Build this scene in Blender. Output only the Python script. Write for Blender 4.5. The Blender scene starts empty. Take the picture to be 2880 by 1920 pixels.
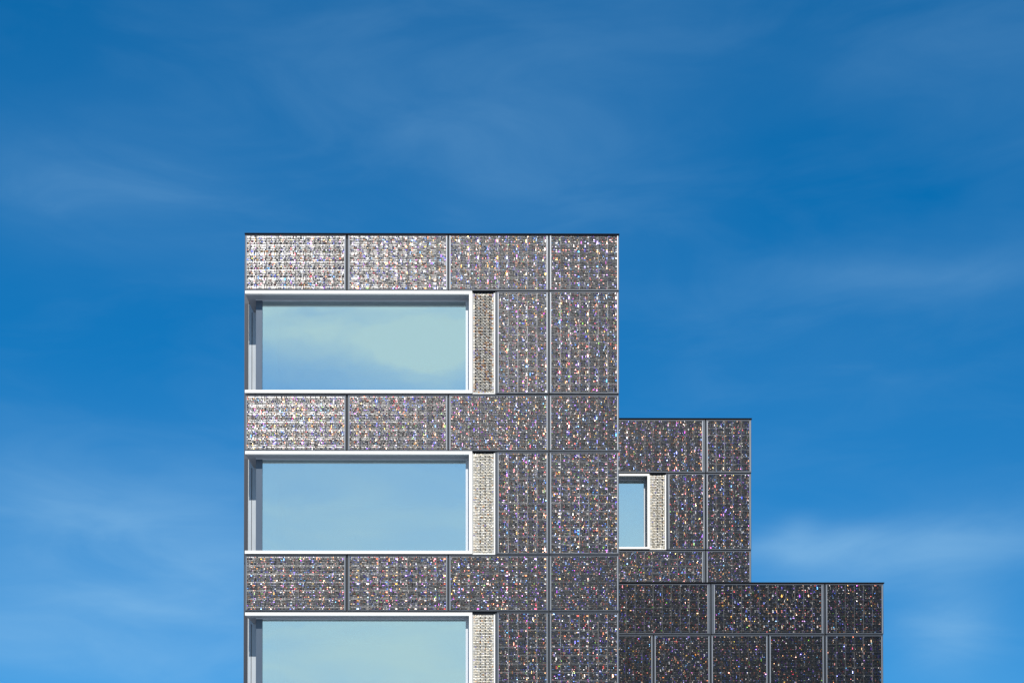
import bpy, math, random
import numpy as np
from mathutils import Matrix, Vector, Euler

rng = np.random.default_rng(11)
random.seed(11)
sc = bpy.context.scene
col = sc.collection
R = math.radians

# ------------------------------------------------------------------ camera
FPX = 3600.0                       # focal length in photo pixels (photo is 2880 wide)
PITCH, ROLL, YAW = R(0.824), R(0.024), R(-0.28)
PY = 2480 - FPX * math.tan(PITCH)  # image row of the optical axis (shift lens)
CAM_Z = 1.6
cam = bpy.data.cameras.new('camera')
camo = bpy.data.objects.new('camera', cam)
col.objects.link(camo)
camo.location = (0, 0, CAM_Z)
camo.rotation_euler = (math.pi / 2 + PITCH, ROLL, YAW)
cam.sensor_fit = 'HORIZONTAL'
cam.sensor_width = 36
cam.lens = 36 * FPX / 2880
cam.shift_y = (PY - 960) / 2880
cam.clip_start, cam.clip_end = 0.1, 6000
sc.camera = camo
RM = Euler((math.pi / 2 + PITCH, ROLL, YAW)).to_matrix()

def px(x, y, d):
    """world point seen at photo pixel (x, y) on the plane d metres in front of the camera"""
    v = RM @ Vector(((x - 1440) / FPX, -(y - PY) / FPX, -1))
    v = v * (d / v.y)
    return v.x, CAM_Z + v.z

# ------------------------------------------------------------------ sky, sun, exposure
SUN_EL, SUN_AZ = 38.0, 6.0         # the sun stands behind the camera, a little to the right
wd = bpy.data.worlds.new('World')
sc.world = wd
wd.use_nodes = True
nt = wd.node_tree
N, L = nt.nodes, nt.links
bg = N['Background']

def math_node(op, a, b=None, clamp=False):
    n = N.new('ShaderNodeMath'); n.operation = op; n.use_clamp = clamp
    for i, v in enumerate((a, b)):
        if v is None: continue
        if isinstance(v, (int, float)): n.inputs[i].default_value = v
        else: L.new(v, n.inputs[i])
    return n.outputs[0]

def vec_node(op, a, b=None):
    n = N.new('ShaderNodeVectorMath'); n.operation = op
    for i, v in enumerate((a, b)):
        if v is None: continue
        if isinstance(v, tuple): n.inputs[i].default_value = v
        else: L.new(v, n.inputs[i])
    return n

tc = N.new('ShaderNodeTexCoord')
D = tc.outputs['Generated']
lift = vec_node('ADD', vec_node('MULTIPLY', D, (1, 1, 0.78)).outputs[0], (0, 0, 0.2))
lift = vec_node('NORMALIZE', lift.outputs[0])
sky = N.new('ShaderNodeTexSky')
sky.sky_type = 'NISHITA'
sky.sun_disc = False
sky.sun_elevation = R(SUN_EL)
sky.sun_rotation = R(180 - SUN_AZ)
sky.dust_density = 0.15
sky.air_density = 1.1
sky.ozone_density = 7
L.new(lift.outputs[0], sky.inputs[0])
hs = N.new('ShaderNodeHueSaturation')
hs.inputs['Saturation'].default_value = 1.30
L.new(sky.outputs[0], hs.inputs['Color'])
# thin cirrus: broad soft patches broken up by stretched noise
nz = N.new('ShaderNodeTexNoise'); nz.inputs['Scale'].default_value = 3.2
nz.inputs['Detail'].default_value = 5; nz.inputs['Roughness'].default_value = 0.5
nz.inputs['Distortion'].default_value = 0.6
mp = N.new('ShaderNodeMapping'); mp.inputs['Scale'].default_value = (1.0, 1.0, 2.6)
mp.inputs['Rotation'].default_value = (0, R(14), 0)
L.new(D, mp.inputs[0]); L.new(mp.outputs[0], nz.inputs['Vector'])
nw = N.new('ShaderNodeTexNoise'); nw.inputs['Scale'].default_value = 2.6
nw.inputs['Detail'].default_value = 3
L.new(D, nw.inputs['Vector'])
warp = vec_node('MULTIPLY', vec_node('SUBTRACT', nw.outputs['Color'], (0.5, 0.5, 0.5)).outputs[0], (0.16, 0.16, 0.10))
Dw = vec_node('ADD', D, warp.outputs[0]).outputs[0]

def pdir(x, y):
    v = RM @ Vector(((x - 1440) / FPX, -(y - PY) / FPX, -1))
    return v.normalized()

def patch(d, sx, sz, amp):
    """soft patch of cirrus in the sky round direction d, sx wide and sz high (radians)"""
    v = vec_node('MULTIPLY', vec_node('SUBTRACT', Dw, tuple(d)).outputs[0], (1 / sx, 1 / sx, 1 / sz))
    r = vec_node('LENGTH', v.outputs[0]).outputs[1]
    q = math_node('MULTIPLY', r, r)
    e = math_node('POWER', 2.718, math_node('MULTIPLY', q, -1.0))
    return math_node('MULTIPLY', e, amp)

patches = []
for (x, y, sx, sy, a) in ((330, 520, 420, 150, .30), (1100, 150, 700, 170, .12), (1500, 560, 420, 230, .24),
                          (2500, 120, 500, 120, .10), (2560, 790, 380, 60, .20), (2950, 260, 160, 220, .06),
                          (2640, 1550, 420, 75, .62), (2280, 1510, 220, 40, .5), (2230, 1460, 60, 30, .3), (2700, 1760, 160, 110, .6),
                          (500, 1480, 520, 190, .58), (200, 1800, 700, 120, .42), (450, 1660, 260, 30, .25), (2300, 1010, 500, 160, .10)):
    patches.append(patch(pdir(x, y), sx / FPX, sy / FPX, a))
tot = patches[0]
for p_ in patches[1:]:
    tot = math_node('ADD', tot, p_)
nf = N.new('ShaderNodeTexNoise'); nf.inputs['Scale'].default_value = 7.5
nf.inputs['Detail'].default_value = 8; nf.inputs['Roughness'].default_value = 0.55; nf.inputs['Distortion'].default_value = .7
mf = N.new('ShaderNodeMapping'); mf.inputs['Scale'].default_value = (1.0, 1.0, 3.4); mf.inputs['Rotation'].default_value = (0, R(20), 0)
L.new(D, mf.inputs[0]); L.new(mf.outputs[0], nf.inputs['Vector'])
brk = math_node('ADD', math_node('MULTIPLY', nz.outputs[0], 1.3), -0.38)
brk = math_node('MAXIMUM', math_node('ADD', brk, math_node('MULTIPLY', nf.outputs[0], 1.45)), 0.05)
dens = math_node('MULTIPLY', math_node('MULTIPLY', tot, brk), 0.50)
veil = math_node('MAXIMUM', math_node('MULTIPLY', math_node('SUBTRACT', math_node('ADD', math_node('MULTIPLY', nf.outputs[0], .45), math_node('MULTIPLY', nz.outputs[0], .55)), 0.46), 0.22), 0.0)
dens = math_node('ADD', dens, veil, True)

def mix_in(c, f, colour):
    mx = N.new('ShaderNodeMix'); mx.data_type = 'RGBA'
    L.new(f, mx.inputs[0]); L.new(c, mx.inputs[6]); mx.inputs[7].default_value = (*colour, 1)
    return mx.outputs[2]
base = vec_node('MULTIPLY', hs.outputs[0], (0.9, 1.10, 1.0)).outputs[0]
c_ = mix_in(base, dens, (2.5, 4.6, 6.5))
# milky sunward sky behind the camera, with a few thicker bands (what the panes mirror)
def sunward(spec):
    tot = None
    for (az, el, sx, sz, a) in spec:
        d = Vector((math.sin(R(az)) * math.cos(R(el)), math.cos(R(az)) * math.cos(R(el)), math.sin(R(el))))
        p_ = patch(d, sx, sz, a)
        tot = p_ if tot is None else math_node('ADD', tot, p_)
    return tot
haze_ = math_node('MULTIPLY', sunward(((182, 8.5, 1.1, .175, .93), (165, 17, .6, .2, .15))), math_node('ADD', math_node('MULTIPLY', nf.outputs[0], .7), .55))
bands = math_node('MULTIPLY', sunward(((187, 25.0, .19, .036, 1.15), (183.0, 23.0, .07, .022, .7))), math_node('ADD', math_node('MULTIPLY', nf.outputs[0], 2.0), -.08))
dens = math_node('ADD', haze_, bands, True)
c_ = mix_in(c_, dens, (5.0, 6.4, 6.8))
L.new(c_, bg.inputs[0])
bg.inputs[1].default_value = 0.135

sun = bpy.data.lights.new('sun', 'SUN')
sun.energy = 4.3
sun.angle = R(0.53)
sun.color = (1.0, 0.97, 0.92)
suno = bpy.data.objects.new('sun', sun)
col.objects.link(suno)
sdir = Vector((math.sin(R(SUN_AZ)) * math.cos(R(SUN_EL)), -math.cos(R(SUN_AZ)) * math.cos(R(SUN_EL)), math.sin(R(SUN_EL))))
suno.rotation_euler = sdir.to_track_quat('Z', 'Y').to_euler()
suno.location = (10, -40, 60)

sc.view_settings.view_transform = 'Standard'
sc.view_settings.look = 'None'
sc.view_settings.exposure = 0.0
sc.view_settings.gamma = 1.0
sc.view_settings.use_curve_mapping = False

# ------------------------------------------------------------------ materials
def principled(name, c, rough=0.5, metal=0.0, spec=0.5, wear=0.0, wscale=6.0):
    m = bpy.data.materials.new(name); m.use_nodes = True
    t = m.node_tree; b = t.nodes['Principled BSDF']
    b.inputs['Base Color'].default_value = (*c, 1)
    b.inputs['Roughness'].default_value = rough
    b.inputs['Metallic'].default_value = metal
    b.inputs['Specular IOR Level'].default_value = spec
    if wear:
        co = t.nodes.new('ShaderNodeTexCoord')
        n = t.nodes.new('ShaderNodeTexNoise'); n.inputs['Scale'].default_value = wscale
        n.inputs['Detail'].default_value = 6
        mpn = t.nodes.new('ShaderNodeMapping'); mpn.inputs['Scale'].default_value = (1, 1, .35)
        t.links.new(co.outputs['Object'], mpn.inputs[0]); t.links.new(mpn.outputs[0], n.inputs['Vector'])
        r = t.nodes.new('ShaderNodeMapRange')
        r.inputs[3].default_value = 1 - wear; r.inputs[4].default_value = 1 + wear
        t.links.new(n.outputs[0], r.inputs[0])
        v = t.nodes.new('ShaderNodeVectorMath'); v.operation = 'MULTIPLY'
        v.inputs[0].default_value = c
        t.links.new(r.outputs[0], v.inputs[1]); t.links.new(v.outputs[0], b.inputs['Base Color'])
    return m

M = {
    'core': principled('dark_backing', (.020, .021, .024), .7),
    'tray': principled('photovoltaic_black', (.008, .009, .012), .45, wear=.3, wscale=20),
    'frame': principled('anodised_grey', (.052, .06, .074), .45, .3, wear=.25),
    'bead': principled('bare_aluminium', (.31, .32, .34), .4, .5, wear=.2),
    'coping': principled('black_coping', (.006, .006, .008), .8, spec=.15),
    'white': principled('white_paint', (.86, .82, .75), .45, wear=.05, wscale=3),
    'soffit': principled('grey_soffit_paint', (.33, .345, .365), .5, wear=.08, wscale=2),
    'winframe': principled('grey_window_frame', (.60, .62, .64), .45, wear=.08),
    'stile': principled('shaded_blue_grey', (.075, .100, .135), .35, .2, wear=.12),  # shade on the window stile is put into this dark bluish colour
    'post': principled('fair_grey_post', (.42, .45, .47), .55, wear=.2, wscale=4),
    'edge': principled('dark_edge_trim', (.018, .021, .032), .5),
    'inner': principled('interior_plaster', (.55, .56, .55), .8),
    'floor_in': principled('interior_floor', (.25, .24, .22), .7),
    'lining': principled('pale_inner_lining', (.75, .78, .78), .6),
    'side': principled('dark_side_cladding', (.05, .055, .07), .5, wear=.2),
    'ground': principled('asphalt', (.055, .055, .057), .9, wear=.3, wscale=1.5),
    'paving': principled('pavement_slabs', (.33, .335, .345), .85, wear=.2, wscale=2),
}

def attr_mat(name, rough, metal, spec=.5):
    m = bpy.data.materials.new(name); m.use_nodes = True
    t = m.node_tree; b = t.nodes['Principled BSDF']
    a = t.nodes.new('ShaderNodeAttribute'); a.attribute_name = 'tint'
    t.links.new(a.outputs['Color'], b.inputs['Base Color'])
    b.inputs['Roughness'].default_value = rough
    b.inputs['Metallic'].default_value = metal
    b.inputs['Specular IOR Level'].default_value = spec
    return m
M['facet'] = attr_mat('prismatic_glass', .27, 1.0)
_t = M['facet'].node_tree
_t.links.new(next(n for n in _t.nodes if n.type == 'ATTRIBUTE').outputs['Alpha'], _t.nodes['Principled BSDF'].inputs['Roughness'])
M['weave'] = attr_mat('woven_metal', .45, .15)

# coated solar control glass: strong pale green-blue mirror over a dim room
m = bpy.data.materials.new('solar_glass'); m.use_nodes = True
t = m.node_tree; t.nodes.remove(t.nodes['Principled BSDF'])
gl = t.nodes.new('ShaderNodeBsdfGlossy'); gl.inputs['Roughness'].default_value = 0.015
gl.inputs['Color'].default_value = (.79, .93, .955, 1)
tr = t.nodes.new('ShaderNodeBsdfTransparent'); tr.inputs['Color'].default_value = (.62, .74, .70, 1)
fr = t.nodes.new('ShaderNodeFresnel'); fr.inputs['IOR'].default_value = 1.5
mr = t.nodes.new('ShaderNodeMapRange')
mr.inputs[1].default_value = .04; mr.inputs[2].default_value = 1; mr.inputs[3].default_value = .70; mr.inputs[4].default_value = 1
ms = t.nodes.new('ShaderNodeMixShader')
t.links.new(fr.outputs[0], mr.inputs[0]); t.links.new(mr.outputs[0], ms.inputs[0])
t.links.new(tr.outputs[0], ms.inputs[1]); t.links.new(gl.outputs[0], ms.inputs[2])
co = t.nodes.new('ShaderNodeTexCoord'); n_ = t.nodes.new('ShaderNodeTexNoise'); n_.inputs['Scale'].default_value = .9
bp = t.nodes.new('ShaderNodeBump'); bp.inputs['Strength'].default_value = .03; bp.inputs['Distance'].default_value = .05
t.links.new(co.outputs['Object'], n_.inputs['Vector']); t.links.new(n_.outputs[0], bp.inputs['Height'])
t.links.new(bp.outputs[0], gl.inputs['Normal'])
t.links.new(ms.outputs[0], t.nodes['Material Output'].inputs[0])
M['glass'] = m

# ------------------------------------------------------------------ helpers
class MB:
    """collects boxes and quads, then links them as ONE mesh object"""
    def __init__(self): self.v, self.f = [], []
    def box(self, x0, x1, y0, y1, z0, z1):
        if x0 > x1: x0, x1 = x1, x0
        if z0 > z1: z0, z1 = z1, z0
        b = len(self.v)
        self.v += [(x0, y0, z0), (x1, y0, z0), (x1, y1, z0), (x0, y1, z0), (x0, y0, z1), (x1, y0, z1), (x1, y1, z1), (x0, y1, z1)]
        self.f += [tuple(b + i for i in q) for q in ((0, 3, 2, 1), (4, 5, 6, 7), (0, 1, 5, 4), (1, 2, 6, 5), (2, 3, 7, 6), (3, 0, 4, 7))]
        return self
    def build(self, name, mat, parent=None, bevel=0.0):
        me = bpy.data.meshes.new(name)
        me.from_pydata(self.v, [], self.f)
        me.materials.append(M[mat])
        return link(name, me, parent, bevel)

def link(name, me, parent, bevel=0.0):
    o = bpy.data.objects.new(name, me)
    col.objects.link(o)
    if parent is not None:
        o.parent = parent
        if parent.parent is None and parent.type == 'EMPTY': o.matrix_parent_inverse = Matrix.Translation(-parent.location)
    if bevel:
        b = o.modifiers.new('bevel', 'BEVEL'); b.width = bevel; b.segments = 2; b.limit_method = 'ANGLE'
    return o

def quads(name, P, T, mat, parent):
    """P: (n,4,3) corner points, T: (n,3) tint per quad"""
    n = len(P)
    me = bpy.data.meshes.new(name)
    me.vertices.add(n * 4); me.vertices.foreach_set('co', P.reshape(-1).astype(np.float32))
    me.loops.add(n * 4); me.loops.foreach_set('vertex_index', np.arange(n * 4, dtype=np.int32))
    me.polygons.add(n); me.polygons.foreach_set('loop_start', np.arange(n, dtype=np.int32) * 4)
    me.update(calc_edges=True)
    a = me.attributes.new('tint', 'FLOAT_COLOR', 'FACE')
    if T.shape[1] == 3: T = np.concatenate([T, np.ones((n, 1))], 1)
    a.data.foreach_set('color', T.reshape(-1).astype(np.float32))     # alpha carries the roughness
    me.materials.append(M[mat])
    me.validate()
    o = link(name, me, parent)
    o['kind'] = 'stuff'
    return o

def hsv(h, s, v):
    i = np.floor(h * 6).astype(int) % 6; f = h * 6 - np.floor(h * 6)
    p, q, t_ = v * (1 - s), v * (1 - f * s), v * (1 - (1 - f) * s)
    return np.stack([np.choose(i, [v, q, p, p, t_, v]), np.choose(i, [t_, v, v, q, p, p]), np.choose(i, [p, p, t_, v, v, q])], 1)

UNIT = 1 / 112.0                   # metres per photo pixel on the front of the tall block
RIB = 4.74 * UNIT                  # height of one glass rib
TILE = 26.5 * UNIT                 # width of one cast tile

def cast_tile():
    """one cast tile: prisms crowd along its rim and one rising curve, the middle is plain rib glass"""
    tmpl = []
    for r in range(5):
        c, e = [.028], .972
        while c[-1] < e - .025:
            c.append(c[-1] + rng.choice([.038, .056, .08, .115, .19], p=[.26, .32, .25, .12, .05]))
        c[-1] = e
        c = np.array(c); n = len(c) - 1
        u = (c[:-1] + c[1:]) / 2
        curve = .35 + .5 * (1 - (r / 4.0) ** 2)               # a quarter round towards one corner
        rim = (np.minimum(u, 1 - u) < .13) | (np.abs(u - curve) < .10)
        p = np.where(rim, rng.random(n) * .75 + .25, rng.random(n) * .80)
        tmpl.append((c, p, rng.normal(0, 1, n) * np.where(rim, .7, 1.1), rng.normal(0, 1, n) * np.where(rim, .7, 1.1), rng.random(n)))
    return tmpl
CASTS = [cast_tile() for _ in range(4)]

def facets(x0, x1, z0, z1, y, parent, lively=1.0, grid=.32):
    """ribs of cast prismatic glass in small tiles: every rib a row of facets, each tilted its own way"""
    nr = max(2, round((z1 - z0) / RIB)); h = (z1 - z0) / nr
    nt_ = max(1, round((x1 - x0) / TILE)); tw = (x1 - x0) / nt_
    pa, pb = rng.normal(0, R(.25)), rng.normal(0, R(.25))      # the panel itself is never quite true
    P, T = [], []
    hx, hz = rng.uniform(0, 50), rng.uniform(0, 50)
    def add(a, b, za, zb, tx, tz, rgb, rough, off=-.004):
        n = len(a)
        xc, zc = (a + b) / 2, (za + zb) / 2
        sx, sz = np.tan(tx), np.tan(tz)
        yc = y + off - .25 * np.abs(sx) * (b - a)
        def yy(X, Z): return np.clip(yc + sx * (X - xc) + sz * (Z - zc), y - .03, y + .012)
        P.append(np.stack([np.stack([X, yy(X, Z), Z], 1) for X, Z in ((a, za), (b, za), (b, zb), (a, zb))], 1))
        T.append(np.concatenate([rgb, np.broadcast_to(rough, (n,))[:, None]], 1))
    tone = math.exp(rng.normal(0, .07)) * lively
    seam = rng.uniform(.15, .75) * lively                   # how clean the seams between its tiles are
    tmpl = CASTS[int(rng.integers(len(CASTS)))]             # the cast pattern of one tile, five ribs high
    for r in range(nr):
        top = z1 - r * h
        row = r % 5
        c, t_pl, t_x, t_z, t_h = tmpl[row]
        m = len(t_pl)
        off = x0 + np.arange(nt_)[:, None] * tw
        a = (off + c[None, :-1] * tw).ravel() + .0005; b = (off + c[None, 1:] * tw).ravel() - .0005
        n = len(a); xc = (a + b) / 2
        def tiled(v, again, p):                            # most tiles keep the cast pattern, some facets differ
            v = np.tile(v, nt_)
            return np.where(rng.random(n) < p, again, v)
        # the front lip of the rib: a thin dull line along the whole row
        la = x0 + np.arange(nt_) * tw + .4 * UNIT
        add(la, la + tw - .8 * UNIT, np.full(nt_, top - h * .98), np.full(nt_, top - h * .82),
            np.full(nt_, R(8)), np.full(nt_, R(6)), np.full((nt_, 3), (.26 * seam if row == 4 else .035) * tone) * rng.uniform(.6, 1.3, (nt_, 1)), .58 if row == 4 else .40)
        u = tiled(t_pl, rng.random(n), .22)
        plain = u < (.46 if row else .56)
        gx = tiled(t_x, rng.normal(0, 1, n), .38); gz = tiled(t_z, rng.normal(0, 1, n), .38)
        tx = np.where(plain, R(9.9) + rng.normal(0, R(.8), n), R(5.5) + gx * R(9.5)) + pa
        tz = np.where(plain, R(6.0 if row else 7.0) + rng.normal(0, R(.8), n), R(6.5) + gz * R(8)) + pb
        uh = tiled(t_h, rng.random(n), .15)
        hh = np.where(plain, h * (.40 if row else .64), h * (.26 + .40 * uh))
        zb = np.full(n, top - h * .05); za = zb - hh
        tall = (~plain) & (uh > .88) & (b - a < 3 * UNIT)
        za = np.where(tall, za - h * rng.uniform(.5, 1.3, n), za); za = np.maximum(za, z0)
        # dichroic coating: clear silver, with clusters of red, orange, blue and violet
        cl = np.sin(xc * 7.1 + hx) * np.sin(top * 9.3 + hz) + .8 * np.sin(xc * 17.0 + top * 13.0 + hx)
        hue = np.choose((rng.random(n) * 8).astype(int), [.0, .03, .07, .11, .60, .65, .70, .82]) + rng.normal(0, .02, n)
        hue = np.where(cl > .3, np.choose((rng.random(n) * 3).astype(int), [.99, .03, .075]) + rng.normal(0, .012, n), hue)
        hue = np.where(cl < -.4, np.choose((rng.random(n) * 3).astype(int), [.61, .66, .72]) + rng.normal(0, .015, n), hue)
        hue = np.where(rng.random(n) < .02, .28, hue)
        coloured = (~plain) & (rng.random(n) < .42)
        sat = np.where(coloured, rng.uniform(.50, .92, n), np.where(plain, .03, rng.uniform(.0, .16, n)))
        val = np.where(coloured, rng.uniform(.10, .36, n), np.where(plain, .068, rng.uniform(.02, .15, n))) * tone
        rough = np.where(plain, .30, rng.uniform(.25, .40, n))
        add(a, b, za, zb, tx, tz, hsv(hue % 1.0, sat, val), rough)
    # upright seams of the cast tiles
    sx_ = x0 + np.arange(1, nt_) * tw
    if nt_ > 1:
        m_ = nt_ - 1
        nz_ = max(1, round(nr / 5))
        for j in range(nz_):
            za = z0 + j * (z1 - z0) / nz_ + .2 * h; zb = z0 + (j + 1) * (z1 - z0) / nz_ - .2 * h
            add(sx_ - .55 * UNIT, sx_ + .55 * UNIT, np.full(m_, za), np.full(m_, zb), np.zeros(m_), np.zeros(m_),
                np.full((m_, 3), grid * seam * 1.2) * rng.uniform(.3, 1.1, (m_, 1)), .6, -.002)
    return quads('glass_facets', np.concatenate(P), np.concatenate(T), 'facet', parent)

def panel(bld, d, xl, xr, yt, yb, show=True, wl=1.0, wr=1.0, lively=1.0, grid=.32):
    """one cladding panel (black tray) > panel_frame, edge_bead, glass_facets; pixel edges at depth d"""
    x0, z1 = px(xl, yt, d); x1, z0 = px(xr, yb, d)
    k = d / FPX
    p = MB().box(x0, x1, d + .018, d + .058, z0, z1).build('cladding_panel', 'tray', bld)
    w = 3.1 * k
    f = MB()
    f.box(x0, x1, d - .012, d + .018, z1 - w, z1); f.box(x0, x1, d - .012, d + .018, z0, z0 + w)
    f.box(x0, x0 + w * wl, d - .012, d + .018, z0 + w, z1 - w); f.box(x1 - w * wr, x1, d - .012, d + .018, z0 + w, z1 - w)
    f.build('panel_frame', 'frame', p, .002)
    bw = 1.4 * k
    for xa in (x0 + w * wl, x1 - w * wr - bw):
        MB().box(xa, xa + bw, d - .016, d + .017, z0 + w * 1.1, z1 - w * 1.1).build('edge_bead', 'bead', p)
    if show:
        facets(x0 + w * wl + bw + .004, x1 - w * wr - bw - .004, z0 + w + .004, z1 - w - .004, d + .002, p, lively, grid)
    return p

def vent(bld, d, xl, xr, yt, yb, bold):
    """woven ventilation screen beside a window > screen_frame, weave"""
    x0, z1 = px(xl, yt, d); x1, z0 = px(xr, yb, d)
    k = d / FPX
    v = MB().box(x0, x1, d + .075, d + .10, z0, z1 + .05).build('vent_screen', 'core', bld)
    f = MB()
    f.box(x0 - .001, x0 + 1.5 * k, d - .004, d + .07, z0, z1)
    f.box(x1 - 4 * k, x1, d - .004, d + .07, z0, z1)
    f.box(x0 + 1.5 * k, x1 - 4 * k, d - .004, d + .07, z0, z0 + 2.2 * k)
    f.build('screen_frame', 'white', v, .002)
    a0, a1, b0, b1 = x0 + 2 * k, x1 - 4.5 * k, z0 + 2.6 * k, z1 - .8 * k
    nx = max(4, round((a1 - a0) / (4.4 * k))); nz_ = round((b1 - b0) / (4.6 * k))
    P, T = [], []
    cw, ch = (a1 - a0) / nx, (b1 - b0) / nz_
    for j in range(nz_):
        for i in range(nx):
            xa = a0 + i * cw; za = b0 + j * ch
            border = i in (0, nx - 1) or j in (0, nz_ - 1)
            open_ = 0.10 if border else (.52 if bold else .30 + .10 * math.sin(j * .42))
            hole = (not border) and i % 3 == 1 and j % 2 == 0 and (bold or i > 3)
            for part in range(2):
                if hole and (bold or part == 0): continue
                if part == 0:     # strand going across
                    q = [(xa, za + ch * open_ * .9), (xa + cw, za + ch * open_ * .5), (xa + cw, za + ch * (open_ * .5 + .5)), (xa, za + ch * (open_ * .9 + .45))]
                    tx, tz = random.gauss(.1, .12), random.gauss(.25, .2)
                    off = .012 if (i + j) % 2 else .024
                else:             # strand going up
                    s = (.16 if bold else .24) if not border else .55
                    q = [(xa + cw * .1, za), (xa + cw * (.1 + s), za), (xa + cw * (.2 + s), za + ch), (xa + cw * .2, za + ch)]
                    tx, tz = random.gauss(-.15, .2), random.gauss(.05, .15)
                    off = .024 if (i + j) % 2 else .012
                xc, zc = xa + cw / 2, za + ch / 2
                P.append([(X, d + off + tx * (X - xc) + tz * (Z - zc), Z) for X, Z in q])
                u = random.random()
                band = .5 + .5 * math.sin(j * .33 + i * .5)
                if u < (.40 * band if bold else .03): c3 = (.55, .27, .10) if random.random() < .7 else (.28, .25, .46)
                elif u < .55: c3 = (.57, .50, .38)
                else: c3 = (.62, .58, .51)
                T.append(tuple(q_ * ((1.0 if border else .66) if bold else 1.0) for q_ in c3))
    quads('weave', np.array(P), np.array(T), 'weave', v)
    if bold: v['label'] = 'darker golden-brown woven screen'
    return v

def building(name, label, cat, base):
    o = bpy.data.objects.new(name, None)
    col.objects.link(o)
    o.location = base
    o.empty_display_size = 1
    o['label'] = label; o['category'] = cat
    return o

# ------------------------------------------------------------------ ground
g = MB().box(-900, 900, -600, 2500, -.5, 0.0).build('ground', 'ground'); g['kind'] = 'structure'
pv = MB().box(-70, 70, -60, 60, -.2, .13).build('pavement', 'paving'); pv['kind'] = 'structure'

# ================================================================== TALL BLOCK
DT = 1 / UNIT / 112 * FPX / 112    # 32.14 m: 112 photo pixels to the metre
XL, XR = 689.0, 1741.0
bx, _ = px(1215, 1200, DT)
tower = building('office_building', 'tallest block, clad in glittering dark panels, with wide white-framed windows stacked up one side', 'building', (bx, DT + 5, .13))
xL, zT = px(XL, 660.5, DT); xR, _ = px(XR, 1200, DT)
DEEP = 1.05                        # how far the corner post stands back
xP0, _ = px(688.0, 1300, DT + DEEP)

rows = [(660.5, 815.5, 827.5), (1111, 1266, 1277.5), (1561, 1716, 1730.5), (2009, 2164, 2178)]   # panel top, panel bottom, trim bottom
sills = [(1097.3, 1106.5), (1548.3, 1557.5), (1997, 2006)]
ZT = [px(1000, r_[0], DT)[1] for r_ in rows]
def Z(y, d=DT): return px(1000, y, d)[1]
def X(x, d=DT): return px(x, 1200, d)[0]

# load-bearing core: spandrel bands, pier, slabs, roof
for i, (yt, yb, yh) in enumerate(rows):
    top = Z(yt) - .02 if i == 0 else Z(sills[i - 1][1]) + .05
    w = MB()
    w.box(xL + .03, xR - .03, DT + .062, DT + .40, Z(yh) + .045, top)
    w.box(xP0 + .12, xR - .03, DT + DEEP + .3, DT + 9, Z(yh) + .30, top - .05)
    w.box(xL + .03, xR - .03, DT + .402, DT + DEEP - .004, Z(yh) + .06, top - .05)
    w.build('wall', 'core', tower)
pw = MB()
for i in range(3):
    pw.box(X(1331), xR - .03, DT + .102, DT + .40, Z(sills[i][1]) + .052, Z(rows[i][2]) + .043)
pw.build('wall', 'core', tower)
inn = MB()
inn.box(xP0 + .3, xR - .05, DT + 5.5, DT + 5.7, 0.13, zT - .3)
inn.build('back_wall', 'inner', tower)
sw = MB(); sw.box(xP0 - .02, xP0 + .10, DT + DEEP + .03, DT + 9, .13, zT - .06); sw.build('side_wall', 'side', tower)
sw = MB(); sw.box(xR - .06, xR - .004, DT + .062, DT + 9, .13, zT - .03); sw.build('side_wall', 'side', tower)
rf = MB(); rf.box(xL + .02, xR - .01, DT + .1, DT + 9, zT - .06, zT - .025); rf.build('roof', 'coping', tower)
bs = MB(); bs.box(xL + .03, xR - .03, DT + .08, DT + 8.8, .13, Z(2178)); bs.build('wall', 'core', tower)

cp = MB(); cp.box(xL - .004, xR + .016, DT - .035, DT + .35, zT + .004, zT + .036)
cp.build('coping', 'coping', tower, .004)

# panels in the spandrel rows (pixel edges), then the two columns beside the windows
for i, (yt, yb, yh) in enumerate(rows):
    vis = yt < 1950
    for (a, b) in ((689.3, 973.3), (978.3, 1259.4), (1262.3, 1542.2), (1545.2, 1740.6)):
        panel(tower, DT, a, b, yt, yb + 2, vis)
for i in range(3):
    yt = rows[i][1] + 5; yb = sills[i][1] + .5
    panel(tower, DT, 1397.5, 1542.2, yt, yb, True, grid=.50)
    panel(tower, DT, 1545.2, 1740.6, yt, yb, True)

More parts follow.
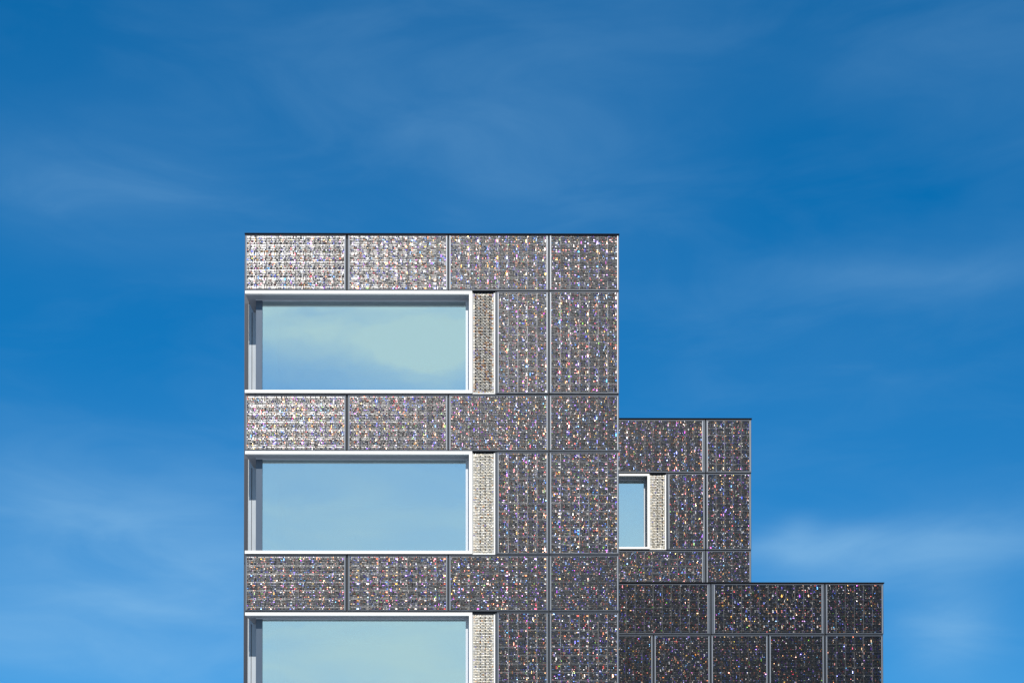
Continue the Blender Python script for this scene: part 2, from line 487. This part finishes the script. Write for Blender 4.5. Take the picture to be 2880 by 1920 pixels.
# windows
def window(bld, d, xl, xr, y_head, y_sill, corner, trim=8.8, depth=.31):
    """window (frame) > white_trim, pane, soffit, jamb, sill; xl..xr are the inner edges of the white trim"""
    k = d / FPX; df = d + depth
    hx = lambda x, dd=d: px(x, (y_head + y_sill) / 2, dd)[0]
    hz = lambda y, dd=d: px((xl + xr) / 2, y, dd)[1]
    zh, zs = hz(y_head), hz(y_sill)
    x_l, x_r = hx(xl), hx(xr)
    f = MB()
    fr_t = zh - (3.0 * k)
    st_l0, st_l1 = (hx(719.5, df), hx(737.5, df)) if corner else (x_l - .2, x_l - .05)
    st_r0 = hx(xr - 9.5, df); st_r1 = x_r + .02
    f.box(st_l1, st_r0, df, df + .07, fr_t, zh + .02)
    f.box(st_r0, st_r1, df, df + .07, zs - .12, zh + .02)
    f.box(st_l1, st_r0, df, df + .07, zs - .12, zs + .012)
    w = f.build('window', 'winframe', bld)
    if corner:
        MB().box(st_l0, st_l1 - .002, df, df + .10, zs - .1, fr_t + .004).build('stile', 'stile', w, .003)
        hb = MB(); hb.box(st_l0, st_l1 - .002, df, df + .07, fr_t + .006, zh + .02); hb.build('window_head', 'winframe', w)
    tb = MB()
    tw = trim * k
    tb.box(x_l - (0 if corner else .6), x_r + tw, d - .03, d + .05, zh, zh + tw)
    tb.box(x_l - (0 if corner else .6), x_r + tw, d - .03, d + .05, zs - tw, zs)
    tb.box(x_r, x_r + tw, d - .03, d + .05, zs, zh)
    tb.build('white_trim', 'white', w, .004)
    s = MB(); s.box(x_l - (0 if corner else .6), x_r, d + .052, d + (DEEP - .002 if corner else depth + .1), zh + .008, zh + .04)
    s.build('soffit', 'soffit', w)
    s = MB(); s.box(x_r + .012, x_r + .05, d + .052, df - .002, zs, zh + .006); s.build('jamb', 'soffit', w)
    s = MB(); s.box(x_l - (0 if corner else .6), x_r, d + .052, d + (DEEP if corner else depth + .1), zs - .05, zs - .012); s.build('sill', 'soffit', w)
    p = MB(); p.box(st_l1 - .001, st_r0 + .001, df + .03, df + .042, zs + .011, fr_t + .001); p.build('pane', 'glass', w)
    if corner:
        # pale lining of the inner reveal, seen dimly through the pane
        MB().box(st_l1 - .02, hx(786, df + .5), df + .30, df + .36, zs - .05, zh).build('inner_lining', 'lining', w)
    return w

for i in range(3):
    yh = rows[i][2]; ys = sills[i][0]
    window(tower, DT, 689.5, 1319.3, yh, ys, True)
    # corner post stands back at the open corner
    dp = DT + DEEP
    zh, zs = Z(yh) + .006, Z(ys) - .04
    po = MB().box(px(697.5, 1300, dp)[0], px(722, 1300, dp)[0], dp, dp + .3, zs, zh + .22).build('corner_post', 'post', tower, .006)
    MB().box(px(707.0, 1300, dp)[0], px(708.6, 1300, dp)[0], dp - .012, dp - .001, zs, zh - .01).build('post_seam', 'frame', po)
    MB().box(xP0, px(697.3, 1300, dp)[0], dp - .02, dp + .2, zs, zh + .22).build('edge_trim', 'edge', po)
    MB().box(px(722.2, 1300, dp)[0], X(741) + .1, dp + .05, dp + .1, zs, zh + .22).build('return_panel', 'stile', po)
    vent(tower, DT + .012, 1329.3, 1392.6, yh - 3.3, sills[i][1] + 1, i == 0)
    MB().box(X(1393.2), X(1396.8), DT - .01, DT + .09, Z(sills[i][1]) - .005, Z(yh) + .06).build('cover_strip', 'frame', tower, .002)

# ================================================================== LOW BLOCK (in front of the middle one)
DLB = 34.6
bx, _ = px(2115, 1700, DLB)
low = building('low_block', 'lowest and darkest block, windowless glittering panels under a black roof edge', 'building', (bx, DLB + 5, .13))
x0b, zLB = px(1700, 1640, DLB); x1b, _ = px(2485, 1780, DLB)
LBZ = lambda y: px(2100, y, DLB)[1]
zLB = LBZ(1640.5)
MB().box(x0b, x1b - .03, DLB + .062, DLB + 2.2, .13, zLB - .03).build('wall', 'core', low)
MB().box(x0b, x1b - .01, DLB + .1, DLB + 2.2, zLB - .028, zLB - .01).build('roof', 'coping', low)
MB().box(x1b - .028, x1b - .004, DLB + .062, DLB + 2.2, .13, zLB - .03).build('side_wall', 'side', low)
MB().box(x0b, x1b + .02, DLB - .035, DLB + .3, zLB + .002, zLB + .034).build('coping', 'coping', low, .004)
for (a, b, wl, wr) in ((1705, 1998.2, 1, 2.2), (2000.6, 2318.6, 2.5, 2.0), (2321.2, 2484.6, 1, 1)):
    panel(low, DLB, a, b, 1641, 1782.5, True, wl, wr, lively=.56)
for (a, b, wl, wr) in ((1705, 1837, 1, 1), (1839, 1997.6, 1, 1), (1999.6, 2160.6, 1, 1), (2162.6, 2319, 1, 1), (2321.2, 2484.6, 1, 1)):
    panel(low, DLB, a, b, 1785.2, 2090, True, wl, wr, lively=.56)

# ================================================================== MIDDLE BLOCK (furthest back)
DM = 37.2
bx, _ = px(1930, 1400, DM)
mid = building('middle_block', 'middle-height glittering block set back behind the others, with one small white-framed window', 'building', (bx, DM + 5, .13))
x0m, _ = px(1690, 1400, DM); x1m, _ = px(2113.5, 1400, DM)
MZ = lambda y: px(1930, y, DM)[1]
zM = MZ(1179.5)
w = MB()
w.box(x0m, x1m - .03, DM + .062, DM + .4, MZ(1338.3) + .045, zM - .03)
w.box(x0m, x1m - .03, DM + .062, DM + .4, .13, MZ(1543.5) - .045)
w.box(px(1828, 1440, DM)[0], x1m - .03, DM + .102, DM + .398, MZ(1543.5) - .045, MZ(1338.3) + .045)
w.build('wall', 'core', mid)
MB().box(x0m, x1m - .05, DM + 4.5, DM + 4.6, .13, zM - .1).build('back_wall', 'inner', mid)
MB().box(x0m, x1m - .04, DM + .402, DM + 6, MZ(1543.5) - .3, MZ(1543.5) - .1).build('floor_slab', 'floor_in', mid)
MB().box(x0m, x1m - .01, DM + .1, DM + 6, zM - .028, zM - .01).build('roof', 'coping', mid)
MB().box(x1m - .028, x1m - .004, DM + .062, DM + 6, .13, zM - .03).build('side_wall', 'side', mid)
MB().box(x0m, x1m + .016, DM - .035, DM + .3, zM + .002, zM + .036).build('coping', 'coping', mid, .004)
panel(mid, DM, 1692, 1983.4, 1180.3, 1328.8, True, 1, 2.2)
panel(mid, DM, 1985.4, 2113, 1180.3, 1328.8, True)
panel(mid, DM, 1877.5, 1983.4, 1331.4, 1545.4, True)
panel(mid, DM, 1985.4, 2113, 1331.4, 1545.4, True)
panel(mid, DM, 1692, 1983.4, 1548, 1720, True, 1, 2.2)
panel(mid, DM, 1985.4, 2113, 1548, 1720, True)
window(mid, DM, 1715, 1820.5, 1338.3, 1537.6, False, trim=6.0)
vent(mid, DM + .012, 1827, 1873.5, 1335, 1545, False)
MB().box(px(1874, 1440, DM)[0], px(1876.8, 1440, DM)[0], DM - .01, DM + .09, MZ(1545), MZ(1331)).build('cover_strip', 'frame', mid, .002)

print('quads', sum(len(o.data.polygons) for o in col.objects if o.type == 'MESH'))
